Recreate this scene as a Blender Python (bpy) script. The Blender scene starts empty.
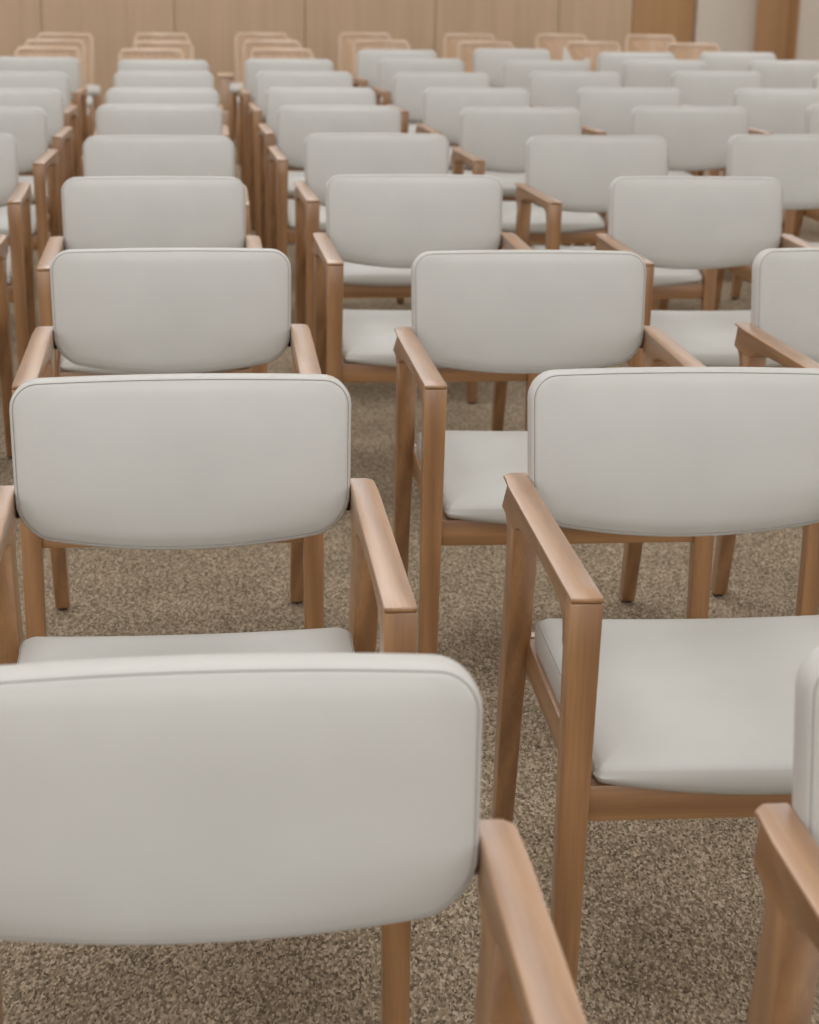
import bpy, bmesh, math, random
from mathutils import Vector, Matrix
random.seed(4)
S = bpy.context.scene
C = S.collection
WHITE = [
    ('A1', -0.144, 1.119, 0.118),
    ('B1', 0.620, 1.2082, 0.08),
    ('A2', -0.295, 2.182, 0.126),
    ('B2', 0.4392, 2.2753, 0.083),
    ('A3', -0.46, 3.2907, 0.1214),
    ('B3', 0.2652, 3.3339, 0.0963),
    ('C3', 0.9879, 3.4361, 0.1015),
    ('Z4', -1.330, 4.40, 0.13),
    ('A4', -0.6590, 4.4494, 0.130),
    ('B4', 0.0288, 4.5804, 0.1075),
    ('C4', 0.8025, 4.6342, 0.0817),
    ('Z5', -1.484, 5.479, 0.17),
    ('A5', -0.795, 5.503, 0.125),
    ('B5', -0.094, 5.685, 0.125),
    ('C5', 0.645, 5.72, 0.125),
    ('D5', 1.344, 5.864, 0.125),
    ('Z6', -1.596, 6.446, 0.125),
    ('A6', -0.956, 6.658, 0.125),
    ('B6', -0.265, 6.744, 0.125),
    ('C6', 0.449, 6.794, 0.125),
    ('D6', 1.137, 6.947, 0.125),
    ('E6', 1.893, 7.19, 0.125),
    ('Z7', -1.704, 7.328, 0.125),
    ('A7', -1.059, 7.488, 0.125),
    ('B7', -0.384, 7.656, 0.125),
    ('C7', 0.308, 7.781, 0.125),
    ('D7', 1.004, 7.921, 0.125),
    ('E7', 1.73, 8.006, 0.125),
    ('Z8', -1.873, 8.354, 0.125),
    ('A8', -1.197, 8.538, 0.125),
    ('B8', -0.522, 8.681, 0.125),
    ('C8', 0.161, 8.74, 0.125),
    ('D8', 0.846, 8.966, 0.125),
    ('E8', 1.605, 9.169, 0.125),
    ('F8', 2.341, 9.146, 0.125),
    ('Z9', -2.03, 9.485, 0.125),
    ('A9', -1.32, 9.41, 0.125),
    ('B9', -0.664, 9.659, 0.125),
    ('C9', 0.06, 9.894, 0.125),
    ('D9', 0.76, 9.901, 0.125),
    ('E9', 1.458, 10.116, 0.125),
    ('F9', 2.202, 10.257, 0.125),
    ('C10', -0.085, 10.734, 0.125),
    ('D10', 0.63, 11.045, 0.125),
    ('E10', 1.383, 10.849, 0.125),
    ('F10', 2.039, 11.043, 0.125),
]
WOODEN = [
    ('Z10', -2.238, 10.899, 0.125),
    ('A10', -1.592, 10.83, 0.125),
    ('B10', -0.812, 11.08, 0.125),
    ('Z11', -2.358, 11.731, 0.125),
    ('A11', -1.639, 11.712, 0.125),
    ('B11', -0.951, 12.053, 0.125),
    ('C11', -0.215, 12.35, 0.125),
    ('D11', 0.506, 12.369, 0.125),
    ('E11', 1.272, 12.583, 0.125),
    ('F11', 1.973, 12.577, 0.125),
    ('Z12', -2.464, 12.64, 0.125),
    ('A12', -1.807, 12.845, 0.125),
    ('B12', -1.111, 13.124, 0.125),
    ('C12', -0.361, 13.396, 0.125),
    ('D12', 0.424, 13.505, 0.125),
    ('E12', 1.128, 13.65, 0.125),
    ('F12', 1.827, 13.787, 0.125),
]

# ------------------------------------------------------------------ materials
def new_mat(name):
    m = bpy.data.materials.new(name); m.use_nodes = True
    nt = m.node_tree
    return m, nt, nt.nodes['Principled BSDF']

def node(nt, kind, **kw):
    n = nt.nodes.new(kind)
    for k, v in kw.items():
        if k in n.inputs: n.inputs[k].default_value = v
        else: setattr(n, k, v)
    return n

def ramp(nt, stops):
    n = nt.nodes.new('ShaderNodeValToRGB'); e = n.color_ramp.elements
    e[0].position, e[0].color = stops[0][0], (*stops[0][1], 1)
    e[1].position, e[1].color = stops[-1][0], (*stops[-1][1], 1)
    for p, c in stops[1:-1]:
        x = e.new(p); x.color = (*c, 1)
    return n

def srgb(r, g, b):
    f = lambda c: (c / 255 / 12.92) if c / 255 <= .04045 else ((c / 255 + .055) / 1.055) ** 2.4
    return (f(r), f(g), f(b))

def wood_mat(name, axis, dark, mid, light, rough=.42, scale=1.0):
    m, nt, b = new_mat(name); L = nt.links.new
    tc = node(nt, 'ShaderNodeTexCoord'); oi = node(nt, 'ShaderNodeObjectInfo')
    off = node(nt, 'ShaderNodeVectorMath', operation='SCALE'); 
    comb = node(nt, 'ShaderNodeCombineXYZ')
    for k in range(3): L(oi.outputs['Random'], comb.inputs[k])
    L(comb.outputs[0], off.inputs[0]); off.inputs['Scale'].default_value = 7.3
    add = node(nt, 'ShaderNodeVectorMath', operation='ADD')
    L(tc.outputs['Object'], add.inputs[0]); L(off.outputs[0], add.inputs[1])
    mp = node(nt, 'ShaderNodeMapping')
    sc = [26 * scale] * 3; sc['xyz'.index(axis)] = 1.6 * scale
    mp.inputs['Scale'].default_value = sc
    L(add.outputs[0], mp.inputs['Vector'])
    n1 = node(nt, 'ShaderNodeTexNoise', Scale=1.4, Detail=3.0, Roughness=.55, Distortion=.4)
    L(mp.outputs[0], n1.inputs['Vector'])
    wv = node(nt, 'ShaderNodeTexWave', Scale=.55, Distortion=5.0, Detail=2.0)
    wv.wave_type = 'BANDS'; wv.bands_direction = 'DIAGONAL'
    L(mp.outputs[0], wv.inputs['Vector'])
    mp2 = node(nt, 'ShaderNodeMapping')
    sc2 = [260 * scale] * 3; sc2['xyz'.index(axis)] = 9 * scale
    mp2.inputs['Scale'].default_value = sc2
    L(add.outputs[0], mp2.inputs['Vector'])
    n2 = node(nt, 'ShaderNodeTexNoise', Scale=1.0, Detail=1.0)
    L(mp2.outputs[0], n2.inputs['Vector'])
    mx = node(nt, 'ShaderNodeMix', data_type='FLOAT'); mx.inputs[0].default_value = .38
    L(n1.outputs['Fac'], mx.inputs[2]); L(wv.outputs['Fac'], mx.inputs[3])
    mx2 = node(nt, 'ShaderNodeMix', data_type='FLOAT'); mx2.inputs[0].default_value = .34
    L(mx.outputs[0], mx2.inputs[2]); L(n2.outputs['Fac'], mx2.inputs[3])
    r = ramp(nt, [(.25, dark), (.5, mid), (.75, light)])
    L(mx2.outputs[0], r.inputs[0]); L(r.outputs[0], b.inputs['Base Color'])
    bp = node(nt, 'ShaderNodeBump', Strength=.12, Distance=.001)
    L(mx2.outputs[0], bp.inputs['Height']); L(bp.outputs[0], b.inputs['Normal'])
    b.inputs['Roughness'].default_value = rough; b.inputs['Specular IOR Level'].default_value = .7; b.inputs['Coat Weight'].default_value = 1.0; b.inputs['Coat Roughness'].default_value = .36; b.inputs['Coat IOR'].default_value = 1.8
    return m

OAK = (srgb(139, 96, 56), srgb(161, 115, 70), srgb(183, 136, 88))
M = {}
for ax in 'xyz':
    M['oak_' + ax] = wood_mat('oak_' + ax, ax, *OAK)
PLY = (srgb(180, 141, 101), srgb(188, 149, 108), srgb(196, 157, 116))
M['ply_z'] = wood_mat('ply_z', 'z', *PLY, rough=.45)
M['ply_edge'] = wood_mat('ply_edge', 'x', srgb(188, 157, 126), srgb(195, 164, 133), srgb(202, 171, 140), rough=.5)

m, nt, b = new_mat('leather'); L = nt.links.new
tc = node(nt, 'ShaderNodeTexCoord')
n = node(nt, 'ShaderNodeTexNoise', Scale=6.0, Detail=3.0)
L(tc.outputs['Object'], n.inputs['Vector'])
r = ramp(nt, [(.3, srgb(196, 196, 192)), (.7, srgb(202, 202, 198))])
L(n.outputs['Fac'], r.inputs[0]); L(r.outputs[0], b.inputs['Base Color'])
v = node(nt, 'ShaderNodeTexVoronoi', Scale=650.0); L(tc.outputs['Object'], v.inputs['Vector'])
n3 = node(nt, 'ShaderNodeTexNoise', Scale=14.0, Detail=2.0); L(tc.outputs['Object'], n3.inputs['Vector'])
bp = node(nt, 'ShaderNodeBump', Strength=.05, Distance=.0006); L(v.outputs['Distance'], bp.inputs['Height'])
bp2 = node(nt, 'ShaderNodeBump', Strength=.10, Distance=.006); L(n3.outputs['Fac'], bp2.inputs['Height'])
L(bp.outputs[0], bp2.inputs['Normal']); L(bp2.outputs[0], b.inputs['Normal'])
b.inputs['Roughness'].default_value = .5
M['leather'] = m

m, nt, b = new_mat('seam_thread'); b.inputs['Base Color'].default_value = (*srgb(150, 147, 142), 1); b.inputs['Roughness'].default_value = .7
M['thread'] = m
m, nt, b = new_mat('dark_metal'); b.inputs['Base Color'].default_value = (.03, .028, .026, 1); b.inputs['Roughness'].default_value = .5; b.inputs['Metallic'].default_value = .6
M['dark_metal'] = m
m, nt, b = new_mat('glide_plastic'); b.inputs['Base Color'].default_value = (.05, .045, .04, 1); b.inputs['Roughness'].default_value = .4
M['glide'] = m

# loop-pile carpet, grey brown with a fleck
m, nt, b = new_mat('carpet'); L = nt.links.new
tc = node(nt, 'ShaderNodeTexCoord')
mpc = node(nt, 'ShaderNodeMapping'); mpc.inputs['Scale'].default_value = (1, .5, 1); L(tc.outputs['Object'], mpc.inputs['Vector'])
v = node(nt, 'ShaderNodeTexVoronoi', Scale=310.0, Randomness=1.0); L(mpc.outputs[0], v.inputs['Vector'])
n1 = node(nt, 'ShaderNodeTexNoise', Scale=140.0, Detail=3.0, Roughness=.7); L(mpc.outputs[0], n1.inputs['Vector'])
sep = node(nt, 'ShaderNodeSeparateColor'); L(v.outputs['Color'], sep.inputs[0])
mx = node(nt, 'ShaderNodeMix', data_type='FLOAT'); mx.inputs[0].default_value = .5
L(sep.outputs[0], mx.inputs[2]); L(n1.outputs['Fac'], mx.inputs[3])
r = ramp(nt, [(.15, srgb(70, 62, 51)), (.42, srgb(146, 131, 110)), (.6, srgb(174, 157, 134)), (.85, srgb(224, 208, 184))])
L(mx.outputs[0], r.inputs[0])
n2 = node(nt, 'ShaderNodeTexNoise', Scale=5.0, Detail=3.0); L(tc.outputs['Object'], n2.inputs['Vector'])
r2 = ramp(nt, [(.3, (.86, .86, .86)), (.7, (1, 1, 1))]); L(n2.outputs['Fac'], r2.inputs[0])
mul = node(nt, 'ShaderNodeMix', data_type='RGBA', blend_type='MULTIPLY'); mul.inputs[0].default_value = 1
L(r.outputs[0], mul.inputs[6]); L(r2.outputs[0], mul.inputs[7]); L(mul.outputs[2], b.inputs['Base Color'])
bp = node(nt, 'ShaderNodeBump', Strength=.7, Distance=.004); L(mx.outputs[0], bp.inputs['Height']); L(bp.outputs[0], b.inputs['Normal'])
b.inputs['Roughness'].default_value = .95; b.inputs['Specular IOR Level'].default_value = .1
M['carpet'] = m

def veneer(name, base):
    m, nt, b = new_mat(name); L = nt.links.new
    tc = node(nt, 'ShaderNodeTexCoord')
    mp = node(nt, 'ShaderNodeMapping'); mp.inputs['Scale'].default_value = (14, 14, .5)
    L(tc.outputs['Object'], mp.inputs['Vector'])
    n = node(nt, 'ShaderNodeTexNoise', Scale=1.2, Detail=4.0, Distortion=.3); L(mp.outputs[0], n.inputs['Vector'])
    lo = tuple(c * .92 for c in base); hi = tuple(min(1, c * 1.06) for c in base)
    r = ramp(nt, [(.3, lo), (.7, hi)]); L(n.outputs['Fac'], r.inputs[0]); L(r.outputs[0], b.inputs['Base Color'])
    b.inputs['Roughness'].default_value = .5
    return m
M['veneer'] = veneer('wall_veneer', srgb(192, 166, 138))
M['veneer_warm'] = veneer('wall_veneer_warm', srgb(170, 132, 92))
m, nt, b = new_mat('plaster'); L = nt.links.new
n = node(nt, 'ShaderNodeTexNoise', Scale=3.0, Detail=2.0)
r = ramp(nt, [(.3, srgb(196, 186, 174)), (.7, srgb(203, 193, 181))]); L(n.outputs['Fac'], r.inputs[0]); L(r.outputs[0], b.inputs['Base Color'])
b.inputs['Roughness'].default_value = .8
M['plaster'] = m
m, nt, b = new_mat('ceiling_paint'); b.inputs['Base Color'].default_value = (.78, .76, .73, 1); b.inputs['Roughness'].default_value = .9
M['ceiling'] = m

# ------------------------------------------------------------------ mesh helpers
def build(name, bm, mat, parent=None, smooth=True, angle=40):
    bmesh.ops.recalc_face_normals(bm, faces=bm.faces)
    me = bpy.data.meshes.new(name); bm.to_mesh(me); bm.free()
    for p in me.polygons: p.use_smooth = smooth
    if smooth and angle: me.set_sharp_from_angle(angle=math.radians(angle))
    me.materials.append(mat)
    o = bpy.data.objects.new(name, me); C.objects.link(o)
    if parent: o.parent = parent
    return o

def bridge(bm, rings, cap0=True, cap1=True, closed=True):
    """rings: lists of points with equal counts -> a lofted skin."""
    R = [[bm.verts.new(p) for p in ring] for ring in rings]
    n = len(R[0])
    for a, b in zip(R, R[1:]):
        for i in range(n if closed else n - 1):
            j = (i + 1) % n
            bm.faces.new((a[i], a[j], b[j], b[i]))
    if cap0: bm.faces.new(R[0][::-1])
    if cap1: bm.faces.new(R[-1])
    return R

def bevel_all(bm, w, seg=2, ang=25):
    es = [e for e in bm.edges if len(e.link_faces) == 2 and e.calc_face_angle(0) > math.radians(ang)]
    bmesh.ops.bevel(bm, geom=es, offset=w, segments=seg, profile=.5, affect='EDGES', clamp_overlap=True)

def bar(p, q, a0, b0, a1, b1, ux=(1, 0, 0), bev=.003):
    """tapered bar from p to q; half sizes a (along ux) and b at each end."""
    bm = bmesh.new(); p, q = Vector(p), Vector(q); ux = Vector(ux)
    d = (q - p).normalized(); uy = d.cross(ux).normalized()
    rings = []
    for c, a, b in ((p, a0, b0), (q, a1, b1)):
        rings.append([c + ux * a + uy * b, c - ux * a + uy * b, c - ux * a - uy * b, c + ux * a - uy * b])
    bridge(bm, rings); bmesh.ops.recalc_face_normals(bm, faces=bm.faces)
    bevel_all(bm, bev)
    return bm

def side_prism(poly, xo, xi, s, bev=.003):
    """(y, z) outline given an outer and an inner x as functions of y."""
    bm = bmesh.new()
    A = [Vector((s * xo(y, z), y, z)) for y, z in poly]; B = [Vector((s * xi(y, z), y, z)) for y, z in poly]
    bridge(bm, [A, B]); bmesh.ops.recalc_face_normals(bm, faces=bm.faces)
    es = [e for e in bm.edges if len(e.link_faces) == 2 and e.calc_face_angle(0) > math.radians(28)]
    bmesh.ops.bevel(bm, geom=es, offset=bev, segments=2, profile=.5, affect='EDGES', clamp_overlap=True)
    return bm

def tube(pts, r, n=6, closed=False):
    bm = bmesh.new(); pts = [Vector(p) for p in pts]; rings = []
    N = len(pts)
    for i, p in enumerate(pts):
        a = pts[(i - 1) % N] if closed or i else p; c = pts[(i + 1) % N] if closed or i < N - 1 else p
        d = (c - a).normalized(); u = d.orthogonal().normalized() if not rings else (last - d * last.dot(d)).normalized()
        last = u; w = d.cross(u)
        rings.append([p + (u * math.cos(t) + w * math.sin(t)) * r for t in [2 * math.pi * k / n for k in range(n)]])
    if closed:
        R = [[bm.verts.new(p) for p in ring] for ring in rings]
        for i in range(N):
            a, b = R[i], R[(i + 1) % N]
            for k in range(n): bm.faces.new((a[k], a[(k + 1) % n], b[(k + 1) % n], b[k]))
    else:
        bridge(bm, rings)
    return bm

def rrect(hx0, hx1, h, r_top, r_bot, d, M_=10, K=8, V=6):
    """rounded trapezoid ring, inset by d, symmetric in x; hx0 half width at the low side, hx1 at the high side.
    Counter-clockwise from the middle of the low side; points come in mirror pairs."""
    k = 1e-4
    h2 = max(h - d, k); 
    rt, rb = max(r_top - d, .0015), max(r_bot - d, .0015)
    rt, rb = min(rt, h2), min(rb, h2)
    w0, w1 = hx0 - d, hx1 - d
    right = []
    for i in range(M_): right.append(((w0 - rb) * i / M_, -h2))
    for i in range(K + 1):
        t = -math.pi / 2 + math.pi / 2 * i / K
        right.append((w0 - rb + rb * math.cos(t), -h2 + rb + rb * math.sin(t)))
    for i in range(1, V):
        f = i / V; right.append((w0 + (w1 - w0) * f, -h2 + rb + (2 * h2 - rb - rt) * f))
    for i in range(K + 1):
        t = math.pi / 2 * i / K
        right.append((w1 - rt + rt * math.cos(t), h2 - rt + rt * math.sin(t)))
    for i in range(1, M_ + 1): right.append(((w1 - rt) * (1 - i / M_), h2))
    left = [(-x, y) for x, y in right[1:-1]][::-1]
    return right + left

def pad_mesh(outline, profile, place):
    """outline(d) -> ring; profile: list of (inset, height); place(x, t, height) -> point. Both ends closed by strips."""
    bm = bmesh.new()
    R = bridge(bm, [[place(x, t, hh) for x, t in outline(d)] for d, hh in profile], cap0=False, cap1=False)
    for ring in (R[0], R[-1]):
        n = len(ring); half = n // 2
        # pair the low and the high side at the same |x| station
        r = ring[:half + 1]; l = [ring[0]] + ring[:half - 1:-1]
        for side in (r, l):
            q = len(side)
            i, j = 0, q - 1
            while j - i > 1:
                if j - i == 2: bm.faces.new((side[i], side[i + 1], side[j]))
                else: bm.faces.new((side[i], side[i + 1], side[j - 1], side[j]))
                i += 1; j -= 1
    return bm

# ------------------------------------------------------------------ the armchair (faces -y, feet on z = 0)
def thing(name, label, cat, loc, rz, group=None):
    o = bpy.data.objects.new(name, None); C.objects.link(o)
    o.empty_display_size = .1
    o.location = loc; o.rotation_euler = (0, 0, rz)
    o['label'] = label; o['category'] = cat
    if group: o['group'] = group
    return o

def lerp(a, b, t): return a + (b - a) * t
def smooth01(t):
    t = max(0, min(1, t)); return t * t * (3 - 2 * t)

BACK_W, BACK_ZC, BACK_H = .2435, .6835, .1100
def back_y(z): return .242 + (z - .574) * .132
def back_place(x, t, hh):
    z = BACK_ZC + t
    low = smooth01((.03 - t) / .13)
    z -= .034 * (1 - (x / BACK_W) ** 2) * low
    if hh < .0: hh = 0 - .0155 * (1 - min(1, abs(x) / BACK_W) ** 3.5) * (1 - min(1, abs(t) / BACK_H) ** 3) * min(1, -hh / .004)
    y = back_y(z) + .022 * (1 - (x / BACK_W) ** 2)
    return Vector((x, y - .017 + hh, z - hh * .13))
def back_outline(d): return rrect(.2410, BACK_W, BACK_H, .040, .052, d)
BACK_PROFILE = [(.094, .052), (.06, .054), (.02, .052), (.006, .050), (.001, .045), (0, .038), (0, .017), (.0006, .011), (.0018, .0062), (.0035, .0036),
                (.0047, .0027), (.0056, .0042), (.0066, .0022), (.009, .0004), (.012, -.0012), (.016, -.0028), (.022, -.004), (.030, -.004), (.04, -.004), (.052, -.004), (.066, -.004), (.08, -.004), (.094, -.004)]

SEAT_YC, SEAT_H = -.048, .240
def seat_place(x, t, hh):
    y = SEAT_YC + t
    front = smooth01((-t - .06) / .17)
    w = lerp(.2305, .238, (t + SEAT_H) / (2 * SEAT_H))
    bow = 1 - (x / w) ** 2
    y -= .013 * bow * front
    k = smooth01((hh - .006) / .040)
    top = .004 * bow - .009 * bow * smooth01((t + .2) / .3) - .018 * smooth01((-t - .150) / .092)      # dished, with a waterfall front edge
    low = .012 * front - .017 * bow * front
    z = .386 + hh + k * top + (1 - k) * low
    return Vector((x, y, z))
def seat_outline(d): return rrect(.2305, .238, SEAT_H, .026, .014, d, M_=14, V=12)
def seat_side_path():
    ring = seat_outline(.0046); n = len(ring)
    return [p for p in ring if p[1] > -.19]
SEAT_PROFILE = [(.205, .0), (.1, .0), (.02, .0), (.006, .003), (.001, .010), (0, .022), (.0006, .036), (.002, .0445), (.0036, .0480), (.0046, .0465), (.006, .0490),
                (.012, .0530), (.025, .0575), (.045, .0600), (.07, .061), (.1, .061), (.14, .061), (.18, .061), (.205, .061)]

def arm_outline():
    top = [(lerp(-.297, .262, i / 10), lerp(.650, .6345, i / 10)) for i in range(11)] + [(.267, .6343), (.273, .6342), (.278, .634), (.282, .6338), (.2848, .6334)]
    end = [(.286, .629), (.2865, .607)]
    under = [(.270, .599), (.250, .590), (.243, .5855), (.148, .5855), (.146, .588), (.135, .594), (.11, .603), (.06, .611), (0, .6155), (-.06, .619), (-.15, .621),
             (-.215, .619), (-.236, .613), (-.247, .603), (-.251, .590), (-.252, .578), (-.2525, .574), (-.262, .574), (-.262, .6425)]
    front = [(-.2968, .6425)]
    return (top + end + under + front)[::-1]
def arm_xo(y, z):
    x = lerp(.2715, .2805, (y + .297) / .575)
    if y > .256: x -= .024 * (1 - math.sqrt(max(0, 1 - ((y - .256) / .0308) ** 2)))
    return x
def arm_xi(y, z): 
    return lerp(.2310, .2415, (y + .297) / .58)

def make_armchair(label):
    t = thing('armchair', label, 'chair', (0, 0, 0), 0, 'white padded armchairs in rows')
    for s in (-1, 1):
        build('armrest', side_prism(arm_outline(), arm_xo, arm_xi, s, .0028), M['oak_y'], t)
        fl = build('front_leg', side_prism([(-.2966, .6423), (-.2625, .6423), (-.2545, .574), (-.2545, .34), (-.2500, .006), (-.2815, .006), (-.2875, .34), (-.2945, .578)],
                   lambda y, z: .2714, lambda y, z: lerp(.2314, .2395, (.642 - z) / .642), s, .002), M['oak_z'], t)
        rl = build('rear_leg', side_prism([(.1500, .592), (.2405, .592), (.2415, .585), (.232, .578), (.223, .569), (.2185, .555), (.257, .40), (.287, .284), (.340, .006), (.305, .006), (.234, .284), (.188, .40), (.166, .50), (.157, .545), (.1485, .583)],
                   lambda y, z: lerp(.2778, .2700, (.592 - z) / .586), lambda y, z: lerp(.2400, .2400, (.592 - z) / .586), s), M['oak_z'], t)
        for leg, (x, y) in ((fl, (.2556, -.2657)), (rl, (.255, .3225))):
            bm = bmesh.new()
            bridge(bm, [[(s * x + .012 * math.cos(a), y + .012 * math.sin(a), z) for a in [2 * math.pi * k / 16 for k in range(16)]] for z in (0.0005, .0065)])
            build('foot_glide', bm, M['glide'], leg)
        build('side_rail', bar((s * .2270, -.256, .3675), (s * .2330, .215, .3675), .010, .025, .011, .025), M['oak_y'], t)
        # the steel bracket that carries the back pad between the arms
        build('bracket', bar((s * .2400, .270, .588), (s * .2400, .278, .620), .004, .009, .005, .009, bev=.002), M['dark_metal'], t)
    build('front_rail', bar((-.236, -.268, .3690), (.236, -.268, .3690), .0115, .025, .0115, .025, ux=(0, 1, 0)), M['oak_x'], t)
    build('rear_rail', bar((-.241, .232, .3675), (.241, .232, .3675), .0115, .025, .0115, .025, ux=(0, 1, 0)), M['oak_x'], t)
    seat = build('seat_cushion', pad_mesh(seat_outline, SEAT_PROFILE, seat_place), M['leather'], t, angle=75)
    build('piping', tube([seat_place(x, q, .0472) for x, q in seat_side_path()], .0009, 5), M['thread'], seat)
    back = build('backrest', pad_mesh(back_outline, BACK_PROFILE, back_place), M['leather'], t, angle=75)
    build('seam', tube([back_place(x, q, .0038) for x, q in back_outline(.0056) if q > -.085], .0008, 5), M['thread'], back)
    return t

def make_shell_chair(label):
    """wooden-backed side chair with a white seat (faces -y)."""
    t = thing('wooden_back_chair', label, 'chair', (0, 0, 0), 0, 'wooden-backed chairs in the rear rows')
    def outline(d): return rrect(.185, .19, .205, .030, .020, d)
    def place(x, q, hh):
        z = .565 + q
        return Vector((x, .19 + q * .16 + .045 * (1 - (x / .19) ** 2) + hh, z))
    build('back_panel', pad_mesh(outline, [(.2048, .020), (.05, .020), (.024, .020), (.021, .0205), (.021, .006), (.05, .004), (.2048, .004)], place), M['ply_z'], t, angle=30)
    bm = bmesh.new()
    def ring(d, hh): return [place(x, q, hh) for x, q in outline(d)]
    prof = [(.0215, -.004), (.002, -.004), (0, -.002), (0, .022), (.002, .024), (.0215, .024)]
    rr = [ring(*p) for p in prof]; rr.append(rr[0])
    R = [[bm.verts.new(p) for p in r_] for r_ in rr[:-1]]; R.append(R[0])
    for a, b_ in zip(R, R[1:]):
        for i in range(len(a)):
            j = (i + 1) % len(a); bm.faces.new((a[i], a[j], b_[j], b_[i]))
    build('back_rim', bm, M['ply_edge'], t, angle=50)
    def so(d): return rrect(.252, .245, .225, .04, .05, d)
    build('seat_cushion', pad_mesh(so, [(.2248, 0), (.02, 0), (.004, .004), (0, .02), (.004, .038), (.02, .045), (.06, .050), (.2248, .052)],
          lambda x, q, hh: Vector((x, -.04 + q, .372 + hh))), M['leather'], t, angle=75)
    for s in (-1, 1):
        build('front_leg', bar((s * .238, -.235, .374), (s * .243, -.245, 0), .019, .019, .014, .014), M['oak_z'], t)
        build('rear_leg', bar((s * .205, .150, .374), (s * .215, .27, 0), .019, .019, .014, .014), M['oak_z'], t)
        build('side_rail', bar((s * .225, -.22, .354), (s * .205, .15, .354), .01, .018, .01, .018), M['oak_y'], t)
        build('side_stile', bar((s * .192, .158, .40), (s * .192, .225, .74), .010, .012, .007, .010), M['ply_edge'], t)
    build('front_rail', bar((-.22, -.235, .354), (.22, -.235, .354), .01, .018, .01, .018, ux=(0, 1, 0)), M['oak_x'], t)
    return t

def dup(root):
    r = root.copy(); C.objects.link(r)
    for ch in list(root.children):
        c = ch.copy(); C.objects.link(c); c.parent = r
        for g in list(ch.children):
            d = g.copy(); C.objects.link(d); d.parent = c
    return r

ORD = ['first', 'second', 'third', 'fourth', 'fifth', 'sixth', 'seventh', 'eighth', 'ninth', 'tenth', 'eleventh', 'twelfth']
SPECIAL = {
    'A1': 'nearest oak armchair, its white back filling the bottom corner of the picture',
    'B1': 'oak armchair cut off at the bottom right edge, only an armrest and pad edge showing',
    'A2': 'white padded oak armchair directly behind the nearest one, seat just showing above its back',
    'B2': 'white padded oak armchair in the second row with its whole seat and curved armrest showing',
    'Z4': 'oak armchair at the left edge showing only a front leg and dark rear leg',
    'E6': 'white oak armchair in the sixth row cut by the right edge, a sliver of back',
    'F8': 'white oak armchair in the eighth row, a thin sliver of back at the right edge',
}
def label_for(code, kind, order, n):
    if code in SPECIAL: return SPECIAL[code]
    row = int(code[1:])
    if kind == 'white': return 'white padded oak armchair, %s row from the front, %s from the left in that row' % (ORD[row - 1], ORD[order])
    return 'wooden-backed chair, %s row from the front, %s from the left in that row' % (ORD[row - 1], ORD[order])

COLS = 'ZABCDEF'
def order_in_row(code):
    row = code[1:]
    mates = sorted(c[0][0] for c in WHITE + WOODEN if c[0][1:] == row)
    mates = [k for k in COLS if k in mates]
    return mates.index(code[0]), len(mates)

proto = make_armchair('')
for i, (code, x, y, a) in enumerate(WHITE):
    o = proto if i == 0 else dup(proto)
    o.location = (x, y, 0); o.rotation_euler = (0, 0, a)
    o['label'] = label_for(code, 'white', *order_in_row(code))
proto = make_shell_chair('')
for i, (code, x, y, a) in enumerate(WOODEN):
    o = proto if i == 0 else dup(proto)
    o.location = (x, y, 0); o.rotation_euler = (0, 0, a)
    o['label'] = label_for(code, 'wood', *order_in_row(code))

# ------------------------------------------------------------------ the room
def struct(name, bm, mat, smooth=False):
    o = build(name, bm, mat, None, smooth, 30 if smooth else None); o['kind'] = 'structure'; return o
def slab(x0, x1, y0, y1, z0, z1, rot=0, origin=(0, 0)):
    bm = bmesh.new(); c, s = math.cos(rot), math.sin(rot)
    f = lambda x, y, z: (origin[0] + c * x - s * y, origin[1] + s * x + c * y, z)
    bridge(bm, [[f(x0, y0, z), f(x1, y0, z), f(x1, y1, z), f(x0, y1, z)] for z in (z0, z1)])
    return bm

YAW = math.atan(.15); O = (0, 15.0)          # the hall is turned a little to the camera
CEIL = 3.3
LAMP_W, FILL_W, SIDE_W = 22.2, 58, 22
struct('floor', slab(-9, 9, -26, 1.2, -.05, 0, YAW, O), M['carpet'])
struct('ceiling', slab(-9, 9, -26, 1.2, CEIL, CEIL + .1, YAW, O), M['ceiling'])
struct('wall_left', slab(-9.1, -9, -26, 1.2, 0, CEIL, YAW, O), M['veneer_warm'])
struct('wall_right', slab(9, 9.1, -26, 1.2, 0, CEIL, YAW, O), M['veneer_warm'])
struct('wall_front', slab(-9, 9, -26.1, -26, 0, CEIL, YAW, O), M['veneer_warm'])
# back wall: veneer panels with fine open joints, curving back beside the white pier
def wx(x): return x / math.cos(YAW)
joints = [-9.0, -7.4, -6.3, -5.2, -4.1, wx(-3.0), wx(-1.958), wx(-.915), wx(.15), wx(1.178), wx(1.80)]
bm = bmesh.new()
for a, b_ in zip(joints, joints[1:]):
    q = bmesh.new()
    bridge(q, [[(a + .003, 0, z), (b_ - .003, 0, z), (b_ - .003, .03, z), (a + .003, .03, z)] for z in (0, CEIL)])
    bmesh.ops.recalc_face_normals(q, faces=q.faces)
    me = bpy.data.meshes.new('tmp'); q.to_mesh(me); q.free(); bm.from_mesh(me); bpy.data.meshes.remove(me)
# dark backing behind the joints
bridge(bm, [[(-9, .032, z), (wx(1.80), .032, z), (wx(1.80), .1, z), (-9, .1, z)] for z in (0, CEIL)])
o = struct('wall_back', bm, M['veneer']); o.location = (O[0], O[1], 0); o.rotation_euler = (0, 0, YAW)
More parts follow.
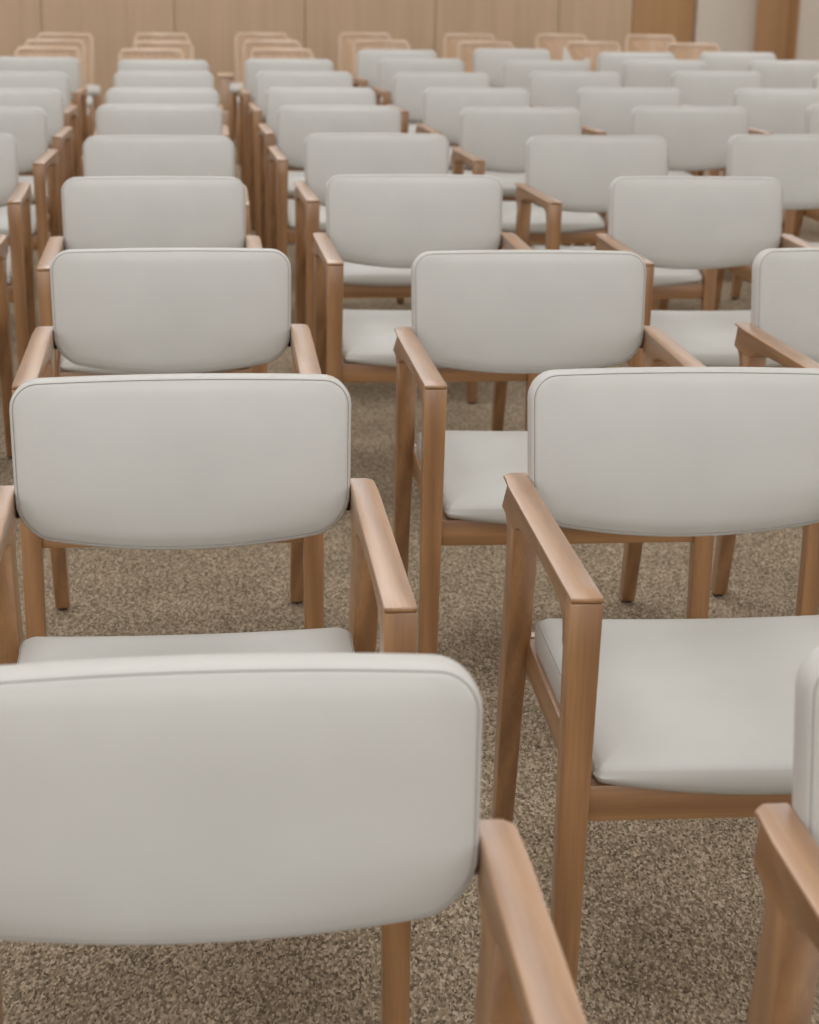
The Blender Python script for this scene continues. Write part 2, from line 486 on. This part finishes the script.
# curved return, its darker veneer standing in for shading towards the pier
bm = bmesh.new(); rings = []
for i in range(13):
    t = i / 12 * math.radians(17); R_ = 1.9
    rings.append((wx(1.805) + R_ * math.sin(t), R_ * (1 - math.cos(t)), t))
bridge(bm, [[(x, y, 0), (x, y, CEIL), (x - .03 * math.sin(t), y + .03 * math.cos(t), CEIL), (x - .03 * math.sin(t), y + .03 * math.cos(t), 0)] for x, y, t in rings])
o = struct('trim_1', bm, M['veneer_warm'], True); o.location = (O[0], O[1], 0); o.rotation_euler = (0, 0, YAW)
# white piers and the wood-lined recess between them
def pier(name, x0, x1, r0, r1, y0=.02, mat='plaster'):
    bm = bmesh.new(); pts = []
    for i in range(9):
        t = math.pi / 2 * i / 8; pts.append((x0 + r0 - r0 * math.cos(t), y0 + r0 - r0 * math.sin(t)))
    for i in range(9):
        t = math.pi / 2 * i / 8; pts.append((x1 - r1 + r1 * math.sin(t), y0 + r1 - r1 * math.cos(t)))
    pts += [(x1, 1.1), (x0, 1.1)]
    bridge(bm, [[(x, y, z) for x, y in pts] for z in (0, CEIL)])
    o = struct(name, bm, M[mat], True); o.location = (O[0], O[1], 0); o.rotation_euler = (0, 0, YAW)
pier('wall_pier', wx(2.362), wx(3.05), .01, .50)
pier('wall_pier_right', wx(3.236), 9, .01, .01)
o = struct('trim_2', slab(wx(2.75), wx(3.222), .20, .23, 0, CEIL), M['veneer_warm']); o.location = (O[0], O[1], 0); o.rotation_euler = (0, 0, YAW)

o = struct('trim_3', slab(wx(3.222), wx(3.2355), .0, .23, 0, CEIL), M['veneer_warm']); o.location = (O[0], O[1], 0); o.rotation_euler = (0, 0, YAW)

# ------------------------------------------------------------------ small things at the back
M['pale_wood'] = wood_mat('pale_wood', 'z', srgb(226, 196, 168), srgb(234, 206, 179), srgb(240, 214, 189), rough=.5)
m, nt, b = new_mat('white_cloth'); L = nt.links.new
n = node(nt, 'ShaderNodeTexNoise', Scale=14.0, Detail=3.0)
bp = node(nt, 'ShaderNodeBump', Strength=.4, Distance=.01); L(n.outputs['Fac'], bp.inputs['Height']); L(bp.outputs[0], b.inputs['Normal'])
b.inputs['Base Color'].default_value = (*srgb(226, 222, 216), 1); b.inputs['Roughness'].default_value = .8
M['white_cloth'] = m
bm = bmesh.new(); rings = []
for q in range(9):
    f_ = q / 8; ring = []
    for k in range(32):
        a = 2 * math.pi * k / 32; cx_, sy_ = math.cos(a), math.sin(a)
        crease = 1 + .08 * math.sin(5 * a + 2 * f_) * f_
        rx, ry = lerp(.085, .098, f_) * crease, lerp(.055, .028, f_) * crease
        peak = .235 + .09 * math.exp(-((cx_ + .85) / .35) ** 2) + .02 * math.exp(-((cx_ - .8) / .25) ** 2) - .07 * math.exp(-((cx_ - .25) / .3) ** 2)
        ring.append((rx * cx_, ry * sy_, .001 + peak * f_))
    rings.append(ring)
rings.append([(x * .93, y * .85, z - .004) for x, y, z in rings[-1]])
rings.append([(x * .85, y * .75, z * .5) for x, y, z in rings[-2]])
bridge(bm, rings)
bag = build('cloth_bag', bm, M['white_cloth'], None, angle=60)
ex, ey, ea = next((c[1], c[2], c[3]) for c in WOODEN if c[0] == 'E11')
bx_, by_ = -.19, -.10
bag.location = (ex + math.cos(ea) * bx_ - math.sin(ea) * by_, ey + math.sin(ea) * bx_ + math.cos(ea) * by_, .4240); bag.rotation_euler = (0, 0, ea)
bag['label'] = 'small crumpled white bag standing on a wooden-backed chair near the back wall'; bag['category'] = 'bag'

bm = slab(-.055, .055, -.11, .11, .0, .20); bmesh.ops.recalc_face_normals(bm, faces=bm.faces); bevel_all(bm, .008)
st = thing('wooden_stand', 'narrow pale wooden stand on the floor beside the rear wooden chairs', 'stand', (-1.43, 13.55, 0), YAW)
build('base', bm, M['pale_wood'], st)
bm = slab(-.05, .05, -.10, .10, .2005, .44); bmesh.ops.recalc_face_normals(bm, faces=bm.faces); bevel_all(bm, .012)
build('upper_block', bm, M['pale_wood'], st)
bm = slab(-.062, .062, -.115, .115, .4405, .46); bmesh.ops.recalc_face_normals(bm, faces=bm.faces); bevel_all(bm, .006)
build('top', bm, M['pale_wood'], st)

# ------------------------------------------------------------------ light: the hall's ceiling panels
def lamp(name, x, y, z, sx, sy, e, rot, col=(.99, .997, 1.005)):
    l = bpy.data.lights.new(name, 'AREA'); l.shape = 'RECTANGLE'; l.size = sx; l.size_y = sy; l.energy = e; l.color = col
    o = bpy.data.objects.new(name, l); C.objects.link(o)
    c, s_ = math.cos(YAW), math.sin(YAW)
    o.matrix_world = Matrix.Translation((O[0] + c * x - s_ * y, O[1] + s_ * x + c * y, z)) @ Matrix.Rotation(YAW, 4, 'Z') @ rot.to_4x4()
    return o
DOWN = Matrix.Identity(3)
for y in (-23, -20, -17, -13.5, -10.5, -7.5, -4.5, -1.6):
    for x in (-6, -2, 2, 6):
        lamp('ceiling_lamp', x, y, CEIL - .03, 2.2, 1.6, LAMP_W * (1.35 if -13 < y < -9 else 1.65 if y > -9 else 1.55), DOWN)
# cool fill lights added behind the camera and along the left wall, no windows
FWD = Matrix.Rotation(math.radians(90), 3, 'X')                                  # -z axis -> +y
RIGHT = Matrix.Rotation(math.radians(-90), 3, 'Y')                               # -z axis -> +x
for x in (-6, -2, 2, 6): lamp('fill_light', x, -25.9, 2.35, 3.8, 1.6, FILL_W, FWD, (.90, 1, 1.10))
for y in (-22, -18, -14, -10, -6, -2.5): lamp('fill_light', -8.9, y, 1.75, 2.5, 3.4, SIDE_W, RIGHT, (.90, 1, 1.10))
w = bpy.data.worlds.new('world'); S.world = w; w.use_nodes = True
w.node_tree.nodes['Background'].inputs[0].default_value = (.9, .88, .85, 1); w.node_tree.nodes['Background'].inputs[1].default_value = .3

# ------------------------------------------------------------------ camera
cam = bpy.data.cameras.new('camera'); co = bpy.data.objects.new('camera', cam); C.objects.link(co); S.camera = co
cam.sensor_fit = 'VERTICAL'; cam.sensor_height = 36; cam.sensor_width = 36
cam.lens = 1757.3 * 36 / 1024
pitch, roll = .3109, .015535
f = Vector((0, math.cos(pitch), -math.sin(pitch))); r0 = Vector((1, 0, 0)); u0 = Vector((0, math.sin(pitch), math.cos(pitch)))
# a point to the right must move down in the picture: the camera rolls the other way
r = r0 * math.cos(roll) + u0 * math.sin(roll); u = -r0 * math.sin(roll) + u0 * math.cos(roll)
co.matrix_world = Matrix(((r.x, u.x, -f.x, 0), (r.y, u.y, -f.y, 0), (r.z, u.z, -f.z, 1.3836), (0, 0, 0, 1)))
cam.clip_start = .05; cam.clip_end = 100
cam.dof.use_dof = True; cam.dof.focus_distance = 2.6; cam.dof.aperture_fstop = 7.0

S.view_settings.view_transform = 'Standard'; S.view_settings.look = 'None'
S.view_settings.gamma = 1; S.view_settings.use_curve_mapping = False; S.view_settings.exposure = 0
